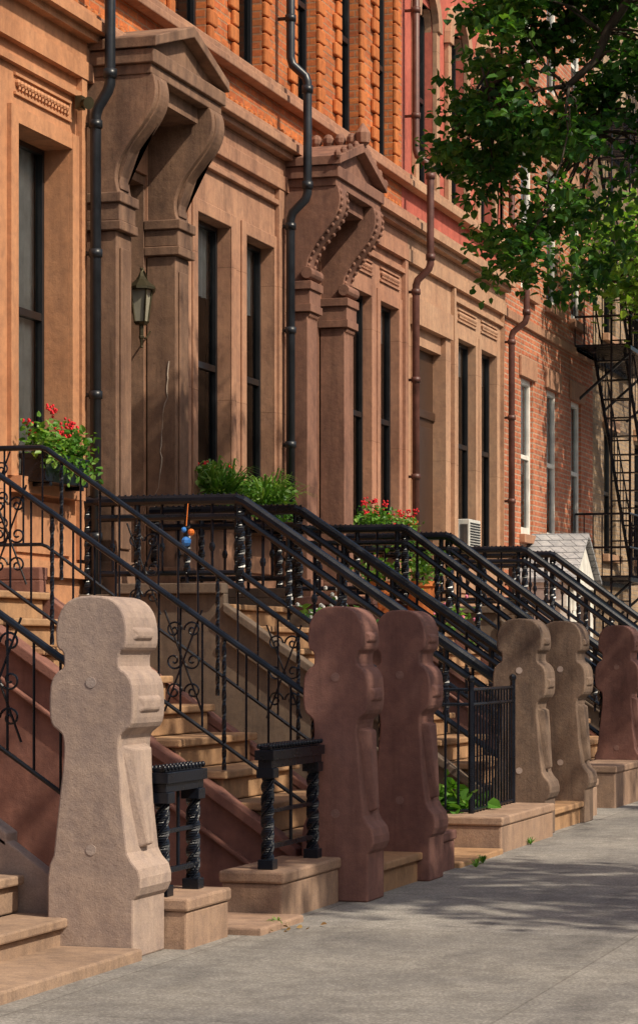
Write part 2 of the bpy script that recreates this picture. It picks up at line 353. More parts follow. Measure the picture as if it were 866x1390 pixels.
def house(name,y0,y1,ms,mu,wins,door,hood_spec,upwins,carve,curt=.8,arched=False,wd=.15,jt=.035):
    parts=[]; ops=[(a,b,SILL,WT,wd+.08) for a,b in wins]
    if hood_spec:
        hp,dop=hood(*hood_spec); parts+=hp; ops.append(dop)
    elif door: ops.append((door[0],door[1],1.72,4.9,.3))
    w=G(ms); wall(w,F,y0+.002,y1-.002,0,CZ0,ops,.34)
    parts.append(obj('parlour_wall',w))
    t=G(ms)
    segs=[]; dd=None
    if hood_spec: dd=(hood_spec[0],hood_spec[1])
    elif door: dd=(door[0]-.15,door[1]+.15)
    s0=y0+.01
    if dd:
        if dd[0]-s0>.05: segs.append((s0,dd[0]-.05))
        s0=dd[1]+.05
    segs.append((s0,y1-.01))
    for a,b in segs: t.box(F+.001,F+.05,a,b,1.9,2.02)
    t.box(F-.3,F+.06,y0,y1,CZ0,CZ0+.14); t.box(F-.3,F+.04,y0,y1,CZ0+.14,CZ0+.30)
    t.box(F-.3,F+.12,y0,y1,CZ0+.30,CZ0+.36); t.box(F-.3,F+.19,y0,y1,CZ0+.36,CZ0+.44); t.box(F-.3,F+.14,y0,y1,CZ0+.44,CZ1)
    for a,b in wins:
        t.box(F+.001,F+.10,a-.10,b+.10,SILL-.12,SILL-.002)
        t.box(F+.001,F+jt,a-.13,a-.002,SILL,WT+.12); t.box(F+.001,F+jt,b+.002,b+.13,SILL,WT+.12)
        t.box(F+.001,F+jt-.003,a-.002,b+.002,WT+.002,WT+.12)
        t.box(F+.001,F+.02,a,b,SILL-.55,SILL-.16)
        if carve:
            for k in range(int((b-a)/.06)):
                t.ball((F+.012,a+.03+k*.06,WT+.30),.028,6); t.ball((F+.010,a+.06+k*.06,WT+.265),.018,5)
            t.box(F+.001,F+.02,a-.02,b+.02,WT+.35,WT+.37); t.box(F+.001,F+.02,a-.02,b+.02,WT+.21,WT+.23)
    if wins:
        a=wins[0][0]-.25; b=wins[-1][1]+.25
        t.box(F+.001,F+.05,max(y0+.01,a-.08),a+.0,2.05,CZ0-.002); t.box(F+.001,F+.05,b,min(y1-.12,b+.08),2.05,CZ0-.002)
        t.box(F+.001,F+.045,a+.002,b-.002,WT+.42,WT+.47)
    if door and not hood_spec:
        t.box(F+.001,F+.03,door[0]-.22,door[0]-.06,1.72,5.1); t.box(F+.001,F+.06,door[1]+.002,door[1]+.22,1.72,5.1)
        t.box(F+.001,F+.09,door[0]-.25,door[1]+.25,5.1,5.4)
        dg=G('door'); dg.box(F-.17,F-.1,door[0],door[1],1.72,4.9)
        dg.box(F-.1,F-.075,door[0]+.1,door[1]-.1,1.95,2.6); dg.box(F-.1,F-.075,door[0]+.1,door[1]-.1,2.7,4.0); dg.box(F-.1,F-.07,door[0],door[1],4.1,4.2)
        parts.append(obj('door',dg,.008))
    parts.append(obj('stone_trim',t,.008))
    u=G(mu); uo=[(a,b,UP0,UP1) for a,b in upwins]; wall(u,F-.03,y0+.002,y1-.002,CZ1,TOP,uo,.16); parts.append(obj('upper_wall',u))
    s=G(ms)
    s.box(F-.028,F+.09,y0,y1,UP0-.14,UP0-.07); s.box(F-.028,F+.06,y0,y1,UP0-.07,UP0-.002)
    s.box(F-.028,F+.07,y0,y1,9.9,10.1); s.box(F-.3,F+.4,y0,y1,TOP,TOP+.25); s.box(F-.3,F+.3,y0,y1,TOP-.3,TOP)
    for a,b in upwins:
        if arched:
            m_=(a+b)/2; R=(b-a)/2; P=[];Q=[]
            for i in range(13):
                th=math.pi*i/12; P.append((m_+(R+.17)*math.cos(th),UP1-.25+(R+.17)*math.sin(th))); Q.append((m_+R*math.cos(th),UP1-.25+R*math.sin(th)))
            s.prism(P+Q[::-1],'x',F-.028,F+.06)
            s.prism([(a+.001,UP1)]+[(x,min(z,UP1)) for x,z in Q[::-1]]+[(b-.001,UP1)],'x',F-.14,F-.04)
            s.box(F-.028,F+.03,a-.14,a-.002,UP0,UP1-.25); s.box(F-.028,F+.03,b+.002,b+.14,UP0,UP1-.25)
        else:
            s.box(F-.028,F+.05,a-.2,b+.2,UP1+.002,UP1+.3)
    parts.append(obj('upper_trim',s,.01))
    if not arched:
        q=G('terra')
        for a,b in upwins: quoins(q,a,-1,UP0,UP1-.02); quoins(q,b,1,UP0,UP1-.02)
        q.box(F-.026,F+.0,y0+.01,y1-.01,UP1+.35,UP1+.45)
        yy=y0+.1
        while yy<y1-.1:
            q.box(F-.029,F+.01,yy,yy+.07,CZ1+.04,CZ1+.12); yy+=.14
        parts.append(obj('quoins',q,.016))
    fr=G('frameK'); gl=G('glass'); cu=G('curtain')
    for a,b in wins: window(fr,gl,cu,a,b,SILL,WT,F-wd,fw=.04,curtain=curt)
    for a,b in upwins: window(fr,gl,cu,a,b,UP0,UP1,F-.12,fw=.045,curtain=.4)
    parts+= [obj('window_frames',fr,.004),obj('window_glass',gl,recalc=False),obj('curtains',cu,smooth=True,recalc=False)]
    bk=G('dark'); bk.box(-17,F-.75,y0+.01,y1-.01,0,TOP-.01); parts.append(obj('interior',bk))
    rf=G('asphalt'); rf.box(-17,F-.3,y0,y1,TOP,TOP+.1); parts.append(obj('roof',rf))
    return group(name,parts,(F,(y0+y1)/2,0))
bA,bB,bC,bD,bE=18.07,22.93,27.45,32.3,38.4
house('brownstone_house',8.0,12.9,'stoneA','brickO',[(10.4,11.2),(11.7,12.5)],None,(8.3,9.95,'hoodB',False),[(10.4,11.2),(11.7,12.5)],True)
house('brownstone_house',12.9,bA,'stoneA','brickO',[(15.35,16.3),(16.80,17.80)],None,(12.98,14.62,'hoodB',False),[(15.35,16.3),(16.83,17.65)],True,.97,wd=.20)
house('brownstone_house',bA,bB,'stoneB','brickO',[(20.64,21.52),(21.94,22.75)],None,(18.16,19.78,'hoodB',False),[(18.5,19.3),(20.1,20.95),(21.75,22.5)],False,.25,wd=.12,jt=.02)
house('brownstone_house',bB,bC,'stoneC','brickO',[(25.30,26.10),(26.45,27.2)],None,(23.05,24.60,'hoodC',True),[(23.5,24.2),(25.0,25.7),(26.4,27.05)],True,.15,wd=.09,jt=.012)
house('brownstone_house',bC,bD,'stoneD','brickRose',[(29.9,30.8),(31.1,31.95)],(27.95,29.1),None,[(28.0,28.8),(29.5,30.3),(31.0,31.8)],True,.15,arched=True,wd=.09,jt=.012)
parts=[]; w=G('brickR'); wz=[(2.95,5.1),(6.3,8.3),(9.3,11)]; wy=[(33.4,34.15),(35.05,35.8),(36.75,37.5)]
ops=[(a,b,c,d) for a,b in wy for c,d in wz]; wall(w,F,bD+.002,bE,0,13,ops,.14); parts.append(obj('walls',w))
t=G('stoneB'); fr=G('frameW'); gl=G('glass'); cu=G('curtain')
for a,b,c,d in ops:
    t.box(F+.001,F+.04,a-.12,b+.12,d+.002,d+.28); t.box(F+.001,F+.08,a-.1,b+.1,c-.12,c-.002); window(fr,gl,cu,a,b,c,d,F-.04,fw=.08,curtain=.6)
t.box(F+.001,F+.05,bD+.01,bE,5.78,5.9) ; t.box(F-.3,F+.4,bD,bE,13,13.3)
parts+=[obj('lintels',t,.008),obj('window_frames',fr,.004),obj('window_glass',gl,recalc=False),obj('curtains',cu,smooth=True,recalc=False)]
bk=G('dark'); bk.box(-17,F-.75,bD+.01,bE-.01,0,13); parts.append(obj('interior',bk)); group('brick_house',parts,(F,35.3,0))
parts=[]; w=G('brickT'); ops=[(39.3,40.3,2.9,4.9),(39.3,40.3,6.4,8.4),(42,43,2.9,4.9),(42,43,6.4,8.4),(45,46,2.9,4.9),(45,46,6.4,8.4)]
wall(w,F,bE+.002,56,0,15,ops,.2); w.add([(F,56,0),(-17,56,0),(-17,56,15),(F,56,15)],[(0,1,2,3)]); parts.append(obj('walls',w))
t=G('stoneD'); fr=G('frameK'); gl=G('glass'); cu=G('curtain')
for a,b,c,d in ops: t.box(F+.001,F+.06,a-.1,b+.1,d+.002,d+.2); t.box(F+.001,F+.1,a-.1,b+.1,c-.12,c-.002); window(fr,gl,cu,a,b,c,d,F-.1,curtain=.5)
t.box(F-.3,F+.3,bE,56,15,15.4)
parts+=[obj('trim',t,.008),obj('window_frames',fr,.004),obj('window_glass',gl,recalc=False),obj('curtains',cu,smooth=True,recalc=False)]
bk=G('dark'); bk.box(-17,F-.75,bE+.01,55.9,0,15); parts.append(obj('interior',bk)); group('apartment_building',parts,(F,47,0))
parts=[]; w=G('brickR'); wall(w,14,-20,90,0,9,[],.2)
parts.append(obj('walls',w)); fr=G('frameW'); gl=G('dark')
for i in range(48):
    for z in (1.2,4.2,7.0):
        y=-18+i*2.2; fr.box(13.93,13.998,y-.08,y+1.08,z-.08,z+1.78); gl.box(13.90,13.925,y,y+1,z,z+1.7)
tt=G('stoneB'); tt.box(13.6,14.3,-20,90,9,9.4); tt.box(13.9,13.998,-20,90,0,.9)
bk=G('dark'); bk.box(14.01,24,-20,90,0,9.2)
parts+=[obj('window_frames',fr),obj('window_panes',gl),obj('cornice',tt,.01),obj('interior',bk)]; group('row_houses_opposite',parts,(14,35,0))
# ---------------------------------------------------------------- drainpipes
def pipe(y,mat,jog=True,top=11.4,bottom=1.0,x=F+.13,dx=.17):
    g=G(mat); pts=[(x,y,bottom)]
    if jog: pts+=[(x,y,5.50),(x+.02,y,5.56),(x+dx-.02,y,5.68),(x+dx,y,5.74),(x+dx,y,6.80),(x+dx-.02,y,6.86),(x+.02,y,6.98),(x,y,7.05)]
    pts.append((x,y,top)); g.tube(pts,.043,12)
    for z in (2.2,3.3,4.4,5.4,7.4,8.6): g.tube([(x,y,z),(x,y,z+.06)],.054,12); g.box(F+.002,x,y-.012,y+.012,z+.015,z+.045)
    for z in (5.78,6.7): g.tube([(x+dx,y,z),(x+dx,y,z+.07)],.055,12)
    return obj('drainpipe',g,0,True)
pipe(18.03,'pipeK',dx=.12); pipe(22.90,'pipeK'); pipe(27.48,'pipeB'); pipe(32.28,'pipeB',dx=.2)
g=G('acw'); g.box(F+.001,F+.05,20.14,20.22,5.42,5.52); g.tube([(F+.04,20.18,5.46),(F+.12,20.15,5.42)],[.015,.015],8); g.tube([(F+.10,20.16,5.43),(F+.20,20.10,5.36)],[.025,.05],12)
obj('wall_flood_lamp',g)
g=G('brass'); g.box(F+.036,F+.09,17.84,17.92,5.52,5.62); g.tube([(F+.07,17.88,5.57),(F+.16,17.82,5.55)],[.02,.05],10); obj('wall_speaker',g)
# ---------------------------------------------------------------- newels
def chaikin(P,zmin):
    Q=[P[0]]
    for i in range(1,len(P)-1):
        a,b,c=P[i-1],P[i],P[i+1]
        if b[1]<zmin: Q.append(b); continue
        Q.append((b[0]*.75+a[0]*.25,b[1]*.75+a[1]*.25)); Q.append((b[0]*.75+c[0]*.25,b[1]*.75+c[1]*.25))
    Q.append(P[-1]); return Q
def newel(xf,y,mat,T=.30,H=1.58,k=1.0):
    # half profile from the top down: domed head, neck notch, round ear, narrow waist, flaring body
    half=[(0,1.58),(.075,1.575),(.13,1.55),(.168,1.50),(.182,1.44),(.182,1.375),(.172,1.345),(.146,1.335),(.140,1.30),(.143,1.262),(.178,1.245),(.208,1.205),(.216,1.14),(.216,1.06),(.204,1.01),(.165,.985),(.145,.965),(.140,.90),(.150,.80)]
    h=chaikin(half,.9)
    L=[(-a,b) for a,b in h]+[(-.163,.70),(-.195,.44),(-.215,.40),(-.225,.34),(-.225,0)]
    R=(h+[(.160,.66),(.185,.46),(.205,.425),(.24,.39),(.252,.35),(.252,.31),(.235,.275),(.215,.255),(.215,0)])[::-1]
    P=L+R[:-1]
    cx=xf-.245*k; s=H/1.58
    g=G(mat); g.prism([(cx+a*k,b*s) for a,b in P],'y',y,y+T)
    ym=y+T/2; ww=T/.30
    def slab(z0,w0,x0,z1,w1,x1,t=.03):
        x0*=k;x1*=k; w0*=ww; w1*=ww
        g.add([(cx+x0-.01,ym-w0,z0),(cx+x0-.01,ym+w0,z0),(cx+x1-.01,ym+w1,z1),(cx+x1-.01,ym-w1,z1),
               (cx+x0+t,ym-w0*.6,z0+.02),(cx+x0+t,ym+w0*.6,z0+.02),(cx+x1+t,ym+w1*.7,z1-.02),(cx+x1+t,ym-w1*.7,z1-.02)],
              [(0,1,2,3),(4,7,6,5),(0,4,5,1),(1,5,6,2),(2,6,7,3),(3,7,4,0)])
    slab(.47*s,.04,.183,.93*s,.12,.140,.04); slab(1.375*s,.11,.178,1.45*s,.11,.178,.018); slab(1.06*s,.12,.214,1.15*s,.12,.214,.016)
    body=obj('post',g,.009,seg=2,ang=50)
    p=G('patch' if mat!='newel2' else 'patch2')
    for z in (1.20,.47): p.tube([(cx+.0,y-.0025,z*s),(cx+.0,y+.02,z*s)],.024,16)
    p2=obj('plugs',p)
    return group('stone_newel_post',[body,p2],(cx,ym,0))
newel(-4.0,8.26,'newel1',.36,k=.92); newel(-3.99,10.12,'newel1',.38,k=.92)
newel(-3.72,12.80,'newel2',.32,k=.84); newel(-3.72,14.08,'newel2',.32,k=.84)
newel(-3.85,17.85,'newel3',.33,k=.92); newel(-3.85,19.29,'newel3',.33,k=.92)
newel(-4.0,22.45,'newel2',.33,k=.92); newel(-4.0,24.3,'newel2',.33,k=.92)
newel(-4.0,27.6,'newel3',.33,k=.92); newel(-4.0,29.2,'newel3',.33,k=.92)
# ---------------------------------------------------------------- stoops
def stoop(ya,yb,xs,cheek,tread,lift=0):
    NR=10; rise=.17; run=.27
    g=G(tread)
    for k in range(NR):
        x=xs-k*run; z=(k+1)*rise
        x2=x-run-.02 if k<NR-1 else F+.02
        g.box(x2,x-.02,ya+.12,yb-.12,z-rise+.0015 if k else -.05,z-.045)
        g.box(x2 if k<NR-1 else F+.3,x+.012,ya+.075+(.05 if lift else 0),yb-.075-(.05 if lift else 0),z-.044,z)
    st=obj('steps',g,.009)
    c=G(cheek); xt=xs-9*run; xb=xs-.34+lift
    for a,b in((ya,ya+.115),(yb-.115,yb)):
        P=[(xb,-.05),(xb,.22+lift*.3),(xs-.34,.22+lift),(xt-.05,1.66+lift),(xt-.05,1.78+lift),(F+.02,1.78+lift),(F+.02,-.05)]
        if not lift: P.pop(1)
        c.prism(P,'y',a+.02,b)
        a0=a-.03 if a==ya else a+.02; b0=b if a==ya else b+.03
        for off,th in((.0,.07),(-.22,.03)):
            o2=off+lift
            P=[(xs-.36,.20+o2),(xs-.36,.20+o2+th),(xt-.05,1.64+o2+th),(xt-.05,1.64+o2)]
            if off<0: P[0]=(xs-.6,.20+o2+.16); P[1]=(xs-.6,.20+o2+.16+th)
            c.prism(P,'y',a0+(.0 if off==0 else .012),b0-(0 if off==0 else .012))
        c.box(F+.35,xt-.052,a0,b0,1.78+lift,1.86+lift)
    ck=obj('cheek_walls',c,.008)
    return group('entrance_stoop',[st,ck],((xs+F)/2,(ya+yb)/2,0))
stoop(8.42,10.40,-4.34,'newel1','tread2',.25)
stoop(12.88,14.36,-3.80,'cheekA','tread')
stoop(17.92,19.56,-3.90,'cheekB','tread')
stoop(22.55,24.5,-4.05,'newel2','tread')
stoop(27.7,29.4,-4.05,'cheekB','tread')
# ---------------------------------------------------------------- railings
def rz(x,xb,zb,xt,zt): 
    return zt if x<=xt else zb+(xb-x)/(xb-xt)*(zt-zb)
def rail_heavy(y,xb=-4.2,zb=1.08,xt=-6.28,zt=2.50,xe=F+.03):
    g=G('iron'); f=lambda x:rz(x,xb,zb,xt,zt)
    path=lambda o:[(xb,y,f(xb)+o),(xt+.03,y,f(xt+.03)+o),(xt-.03,y,zt+o),(xe,y,zt+o)]
    g.tube(path(0),.042,10); g.tube(path(-.13),.028,8); g.tube(path(-.56),.022,8)
    n=int((xb-xe)/.20)
    for i in range(n+1):
        x=xb-.06-i*(xb-xe-.1)/n
        if i%2==0:
            g.twist(x,y,f(x)-.56,f(x)-.17,.028,.02,.35,4); g.tube([(x,y,f(x)-.66),(x,y,f(x)-.56)],.014,6)
            g.tube([(x,y,f(x)-.2),(x,y,f(x)-.02)],.024,8)
        else:
            g.tube([(x,y,f(x)-.56),(x,y,f(x)-.02)],.012,6)
            g.ball((x,y,f(x)-.36),.026,6,1.6)
    for x in (xb,xt,xe+.04): g.twist(x,y,f(x)-.72,f(x)-.02,.038,.02,.3,4)
    k=int((xb-xe)/.05)
    for i in range(k):
        x=xb-i*(xb-xe)/k; g.ball((x,y,f(x)+.038),.012,5)
    return obj('iron_stair_railing',g)
def spiral(g,x,y,z,r,turn=1.6,sgn=1,a0=0,th=.006):
    pts=[]
    for i in range(26):
        t=i/25; a=a0+sgn*t*turn*2*math.pi; rr=r*(1-t*.85); pts.append((x+math.cos(a)*rr,y,z+math.sin(a)*rr))
    g.tube(pts,th,5)
def rail_thin(y,xb,zb,xt,zt,xe,scrolls):
    g=G('iron'); f=lambda x:rz(x,xb,zb,xt,zt)
    path=lambda o:[(xb,y,f(xb)+o),(xt+.02,y,f(xt+.02)+o),(xt-.02,y,zt+o),(xe,y,zt+o)]
    g.tube(path(0),.018,8); g.tube(path(-.60),.012,6)
    n=int((xb-xe)/.125)
    for i in range(n+1):
        x=xb-i*(xb-xe)/n
        if i%4==0: g.twist(x,y,f(x)-.74,f(x),.013,.02,.4,4)
        else: g.tube([(x,y,f(x)-.60),(x,y,f(x))],.007,6)
    for x in scrolls:
        z=f(x)
        for zz,s in ((-.13,1),(-.30,-1),(-.47,1)):
            spiral(g,x-.055,y,z+zz,.05,1.4,s,0); spiral(g,x+.055,y,z+zz,.05,1.4,-s,math.pi)
        g.tube([(x-.11,y,z-.58),(x,y,z-.30),(x-.11,y,z-.02)],.006,5); g.tube([(x+.11,y,z-.58),(x,y,z-.30),(x+.11,y,z-.02)],.006,5)
    return obj('iron_stair_railing',g)
rail_thin(10.33,-4.32,1.22,-6.38,2.60,F+.05,[-4.75,-5.6])
rail_thin(8.48,-4.32,1.22,-6.38,2.60,F+.05,[-4.75,-5.6])
rail_thin(12.96,-4.10,1.08,-6.28,2.55,F+.05,[-4.85,-5.9,-6.7])
rail_thin(14.28,-4.10,1.10,-6.26,2.60,F+.05,[-4.7,-5.6,-6.6,-7.0])
rail_heavy(18.02); rail_heavy(19.46); rail_heavy(22.72,-4.35); rail_heavy(24.36,-4.35); rail_heavy(27.8,-4.35); rail_heavy(29.3,-4.35)
# ---------------------------------------------------------------- areaway fences and blocks
def block(x0,x1,y0,y1,h,mat='block'):
    g=G(mat); g.box(x0,x1,y0,y1,-.05,h-.06); g.box(x0-.012,x1+.012,y0-.012,y1+.012,h-.06,h); return obj('areaway_kerb_block',g,.012)
block(-4.20,-3.92,10.52,11.08,.23); block(-4.22,-3.90,11.82,12.78,.24)
block(-4.2,-3.83,14.42,15.0,.24,'newel2'); block(-4.25,-3.82,16.2,17.83,.24); block(-4.35,-3.98,19.64,20.3,.3); block(-4.4,-4.0,21.2,22.43,.36)
def lowfence(x,y0,y1,z0,z1):
    g=G('iron')
    g.box(x-.05,x+.05,y0-.06,y1+.06,z1-.07,z1-.02)
    g.box(x-.036,x+.036,y0-.045,y1+.045,z1-.11,z1-.07)
    g.box(x-.03,x+.03,y0-.04,y1+.04,z1-.02,z1)
    k=int((y1-y0+.1)/.045)
    for i in range(k+1):
        yy=y0-.05+i*(y1-y0+.1)/k
        g.ball((x+.03,yy,z1),.014,6); g.ball((x-.03,yy,z1),.014,6)
    g.box(x-.015,x+.015,y0,y1,z0+.10,z0+.125); g.box(x-.012,x+.012,y0,y1,z0+.28,z0+.30)
    for y in (y0,y1):
        g.twist(x,y,z0+.04,z1-.15,.036,.012,.32,4); g.twist(x,y,z0+.04,z1-.15,.036,.012,.32,3)
        g.box(x-.04,x+.04,y-.04,y+.04,z0,z0+.05); g.box(x-.045,x+.045,y-.045,y+.045,z1-.16,z1-.11)
    m=(y0+y1)/2
    g.tube([(x,m,z0+.1),(x,m,z1-.1)],.01,6)
    return obj('areaway_iron_fence',g,.003)
lowfence(-4.06,10.58,10.98,.23,.81); lowfence(-4.02,11.95,12.70,.24,.86)
def barfence(pts,z0,z1,step=.085):
    g=G('iron')
    for (xa,ya),(xb,yb) in zip(pts[:-1],pts[1:]):
        a=Vector((xa,ya,0));b=Vector((xb,yb,0)); L=(b-a).length;n=max(2,int(L/step))
        for z in (z0+.06,z1-.12,z1-.02): g.tube([a+Vector((0,0,z)),b+Vector((0,0,z))],.012,6)
        for i in range(n+1):
            p=a.lerp(b,i/n); g.tube([p+Vector((0,0,z0)),p+Vector((0,0,z1-.02))],.0085,6)
    for x,y in pts: g.tube([(x,y,z0),(x,y,z1+.03)],.02,8); g.ball((x,y,z1+.05),.028,8)
    return obj('areaway_iron_fence',g)
barfence([(-4.75,16.25),(-4.10,16.5),(-4.10,17.75)],.2,1.10)
g=G('block'); g.box(-4.5,-3.78,11.14,11.80,-.05,.035); obj('areaway_sill',g,.01)
g=G('tread'); g.box(-4.5,-3.80,15.02,16.18,-.05,.035); obj('areaway_sill',g,.01)
g=G('tread2'); g.box(-4.6,-3.97,8.64,10.11,-.05,.05); obj('step_slab',g,.01)
# ---------------------------------------------------------------- plants
def stems(g,base,n,h,sp,r=.004):
    for _ in range(n):
        a=random.uniform(0,6.28); d=random.uniform(.2,1)*sp
        g.tube([base,(base[0]+math.cos(a)*d*.4,base[1]+math.sin(a)*d*.4,base[2]+h*.6),(base[0]+math.cos(a)*d,base[1]+math.sin(a)*d,base[2]+h)],[r,r,r*.5],4)
def blades(g,c,n,L,w):
    for _ in range(n):
        a=random.uniform(0,6.28); e=random.uniform(.5,1.3); d=Vector((math.cos(a)*math.cos(e),math.sin(a)*math.cos(e),math.sin(e)))
        s=Vector((-math.sin(a),math.cos(a),0))*w; l=L*random.uniform(.6,1.1); c=Vector(c)
        p1=c+d*l*.5; p2=c+d*l*.85+Vector((0,0,-.08*l)); p3=c+d*l+Vector((math.cos(a)*l*.2,math.sin(a)*l*.2,-.3*l))
        g.add([c-s*.5,c+s*.5,p1+s,p1-s,p2+s*.7,p2-s*.7,p3],[(0,1,2,3),(3,2,4,5),(5,4,6)])
def winbox(ya,yb,z,kind,x0=F+.04,x1=F+.24):
    b=G('iron'); b.box(x0,x1,ya,yb,z,z+.20); b.box(x0-.01,x1+.012,ya-.012,yb+.012,z+.17,z+.21); 
    for y in (ya+.1,yb-.1): b.box(x0-.035,x1,y-.02,y+.02,z-.03,z)
    parts=[obj('box',b,.006)]
    l=G('leafP'); xm=(x0+x1)/2; n=int((yb-ya)/.11)+1
    cs=[(xm+random.uniform(-.06,.09),ya+(yb-ya)*i/n+random.uniform(-.05,.05),z+.25+random.uniform(-.03,.14)) for i in range(n+1) for _ in range(2)]
    leaves(l,cs,36,.14,.055)
    cs=[(x1+.03,ya+(yb-ya)*i/n,z+.16+random.uniform(-.08,.05)) for i in range(n+1)]; leaves(l,cs,18,.10,.05,.9,.8)
    if kind in('grass','mix'):
        for c in [(xm,ya+.1,z+.2),(xm,ya+.3,z+.2),(xm,ya+.5,z+.2)]: blades(l,c,45,.48,.012)
    parts.append(obj('foliage',l,recalc=False))
    if kind in('red','grass'):
        f=G('red')
        for _ in range(13 if kind=='red' else 3):
            c=(xm+random.uniform(-.10,.16),random.uniform(ya,yb),z+.36+random.uniform(-.10,.18))
            for _ in range(8): f.ball((c[0]+random.gauss(0,.02),c[1]+random.gauss(0,.02),c[2]+random.gauss(0,.014)),.012,5)
        parts.append(obj('blossoms',f))
    group('window_flower_box',parts,(xm,(ya+yb)/2,z))
winbox(16.82,17.62,2.58,'red'); winbox(20.60,21.3,2.50,'grass'); winbox(21.9,22.5,2.47,'mix'); winbox(25.3,26.1,2.42,'red'); winbox(26.4,27.0,2.40,'red')
def shrub(x,y,z,r,n,mat='leafP',size=.09,fl=None):
    l=G(mat); cs=[(x+random.gauss(0,r*.5),y+random.gauss(0,r*.5),z+r*.6+random.gauss(0,r*.35)) for _ in range(n)]
    leaves(l,cs,30,r*.5,size); st=G('bark'); stems(st,(x,y,z),8,r,r*.6)
    parts=[obj('foliage',l,recalc=False),obj('stems',st)]
    if fl:
        f=G(fl)
        for _ in range(25):
            c=(x+random.gauss(0,r*.6),y+random.gauss(0,r*.6),z+r*1.1+random.gauss(0,r*.3)); f.ball(c,.022,5)
        parts.append(obj('blossoms',f))
    return group('shrub',parts,(x,y,z))
shrub(-4.42,16.75,.08,.28,22,size=.11); shrub(-4.9,15.2,.0,.2,8)
shrub(-6.9,21.7,1.3,.4,14,size=.08,fl='white'); shrub(-6.9,25.8,1.3,.40,14,fl='pink')
def pot(x,y,z):
    p=G('terra'); p.tube([(x,y,z),(x,y,z+.28),(x,y,z+.29),(x,y,z+.34)],[.12,.17,.19,.19],16)
    l=G('leafP'); leaves(l,[(x+random.gauss(0,.09),y+random.gauss(0,.09),z+.45+random.gauss(0,.07)) for _ in range(12)],22,.15,.06)
    group('potted_plant',[obj('pot',p,smooth=False),obj('foliage',l,recalc=False)],(x,y,z))
pot(-6.9,24.1,1.70); pot(-6.5,24.1,1.70)
# ---------------------------------------------------------------- lantern
def lantern(x,y,z):
    g=G('brass'); 
    g.tube([(x,y+.2,z+.30),(x,y+.13,z+.30)],.05,10); 
    g.tube([(x,y+.16,z+.30),(x,y+.10,z+.40),(x,y+.03,z+.44),(x,y,z+.40)],.010,6)
    def ring(zz,r): return [(x+r*math.cos(a),y+r*math.sin(a),zz) for a in [math.pi/4+i*math.pi/2 for i in range(4)]]
    g.tube([(x,y,z+.27),(x,y,z+.29),(x,y,z+.35),(x,y,z+.38),(x,y,z+.43)],[.115,.115,.05,.03,.008],8); g.ball((x,y,z+.44),.016,8)
    for p,q in zip(ring(z,.06),ring(z+.27,.095)): g.tube([p,q],.007,5)
    g.tube([(x,y,z-.02),(x,y,z+.005)],[.05,.07],8); g.tube([(x,y,z-.20),(x,y,z-.13),(x,y,z-.02)],[.006,.018,.02],8); g.ball((x,y,z-.12),.024,8); g.ball((x,y,z-.2),.012,6)
    g.tube([(x,y+.2,z-.05),(x,y+.1,z-.12),(x,y,z-.12)],.008,6)
    l=G('lglass'); l.tube([(x,y,z+.006),(x,y,z+.268)],[.052,.086],4,True,0,math.pi/4)
    c=G('white'); c.tube([(x,y,z+.02),(x,y,z+.12)],.012,8)
    group('wall_lantern',[obj('frame',g),obj('glass',l),obj('candle',c)],(x,y,z))
lantern(F+.03,19.25,4.05)
def aircon(y0,y1,z):
    g=G('acw'); x1=F+.12; x0=F-.3
    g.box(x0,x1,y0,y1,z,z+.36)
    k=G('frameK')
    for i in range(9): k.box(x1+.001,x1+.008,y0+.04,y1-.04,z+.04+i*.033,z+.055+i*.033)
    for i in range(6): k.box(F+.01+i*.016,F+.018+i*.016,y0-.006,y0-.001,z+.05,z+.3)
    group('window_air_conditioner',[obj('housing',g,.008),obj('grille',k)],(F,y0,z))
aircon(30.02,30.6,SILL+.0)
def vestibule():
    y0,y1=33.2,34.9; xf=F+.78; ym=(y0+y1)/2
    w=G('frameW'); w.box(F+.005,xf-.06,y0+.1,y1-.1,.0,2.2); w.box(F+.005,xf,y0,y1,2.2,2.30); 
    w.prism([(y0+.05,2.30),(y1-.05,2.30),(ym,2.86)],'x',xf-.1,xf-.04)
    for y in (y0+.12,y1-.2): w.box(xf-.06,xf-.02,y,y+.08,1.9,2.2)
    w.box(F+.1,xf-.1,y0-.0,y0+.06,1.95,2.19)
    r=G('shingle'); t=.05
    r.add([(F+.005,y0-.08,2.28),(xf+.03,y0-.08,2.28),(xf+.03,ym,2.93),(F+.005,ym,2.93),(F+.005,y0-.08,2.28+t),(xf+.03,y0-.08,2.28+t),(xf+.03,ym,2.93+t),(F+.005,ym,2.93+t)],[(0,1,2,3),(4,7,6,5),(0,4,5,1),(1,5,6,2),(2,6,7,3),(3,7,4,0)])
    r.add([(F+.005,y1+.08,2.28),(xf+.03,y1+.08,2.28),(xf+.03,ym+.001,2.93),(F+.005,ym+.001,2.93),(F+.005,y1+.08,2.28+t),(xf+.03,y1+.08,2.28+t),(xf+.03,ym+.001,2.93+t),(F+.005,ym+.001,2.93+t)],[(0,1,2,3),(4,7,6,5),(0,4,5,1),(1,5,6,2),(2,6,7,3),(3,7,4,0)])
    d=G('door'); d.box(xf-.058,xf-.03,ym-.4,ym+.4,.2,2.1)
    group('entry_vestibule',[obj('walls',w,.006),obj('roof',r),obj('door',d,.006)],(F,ym,0))
vestibule()
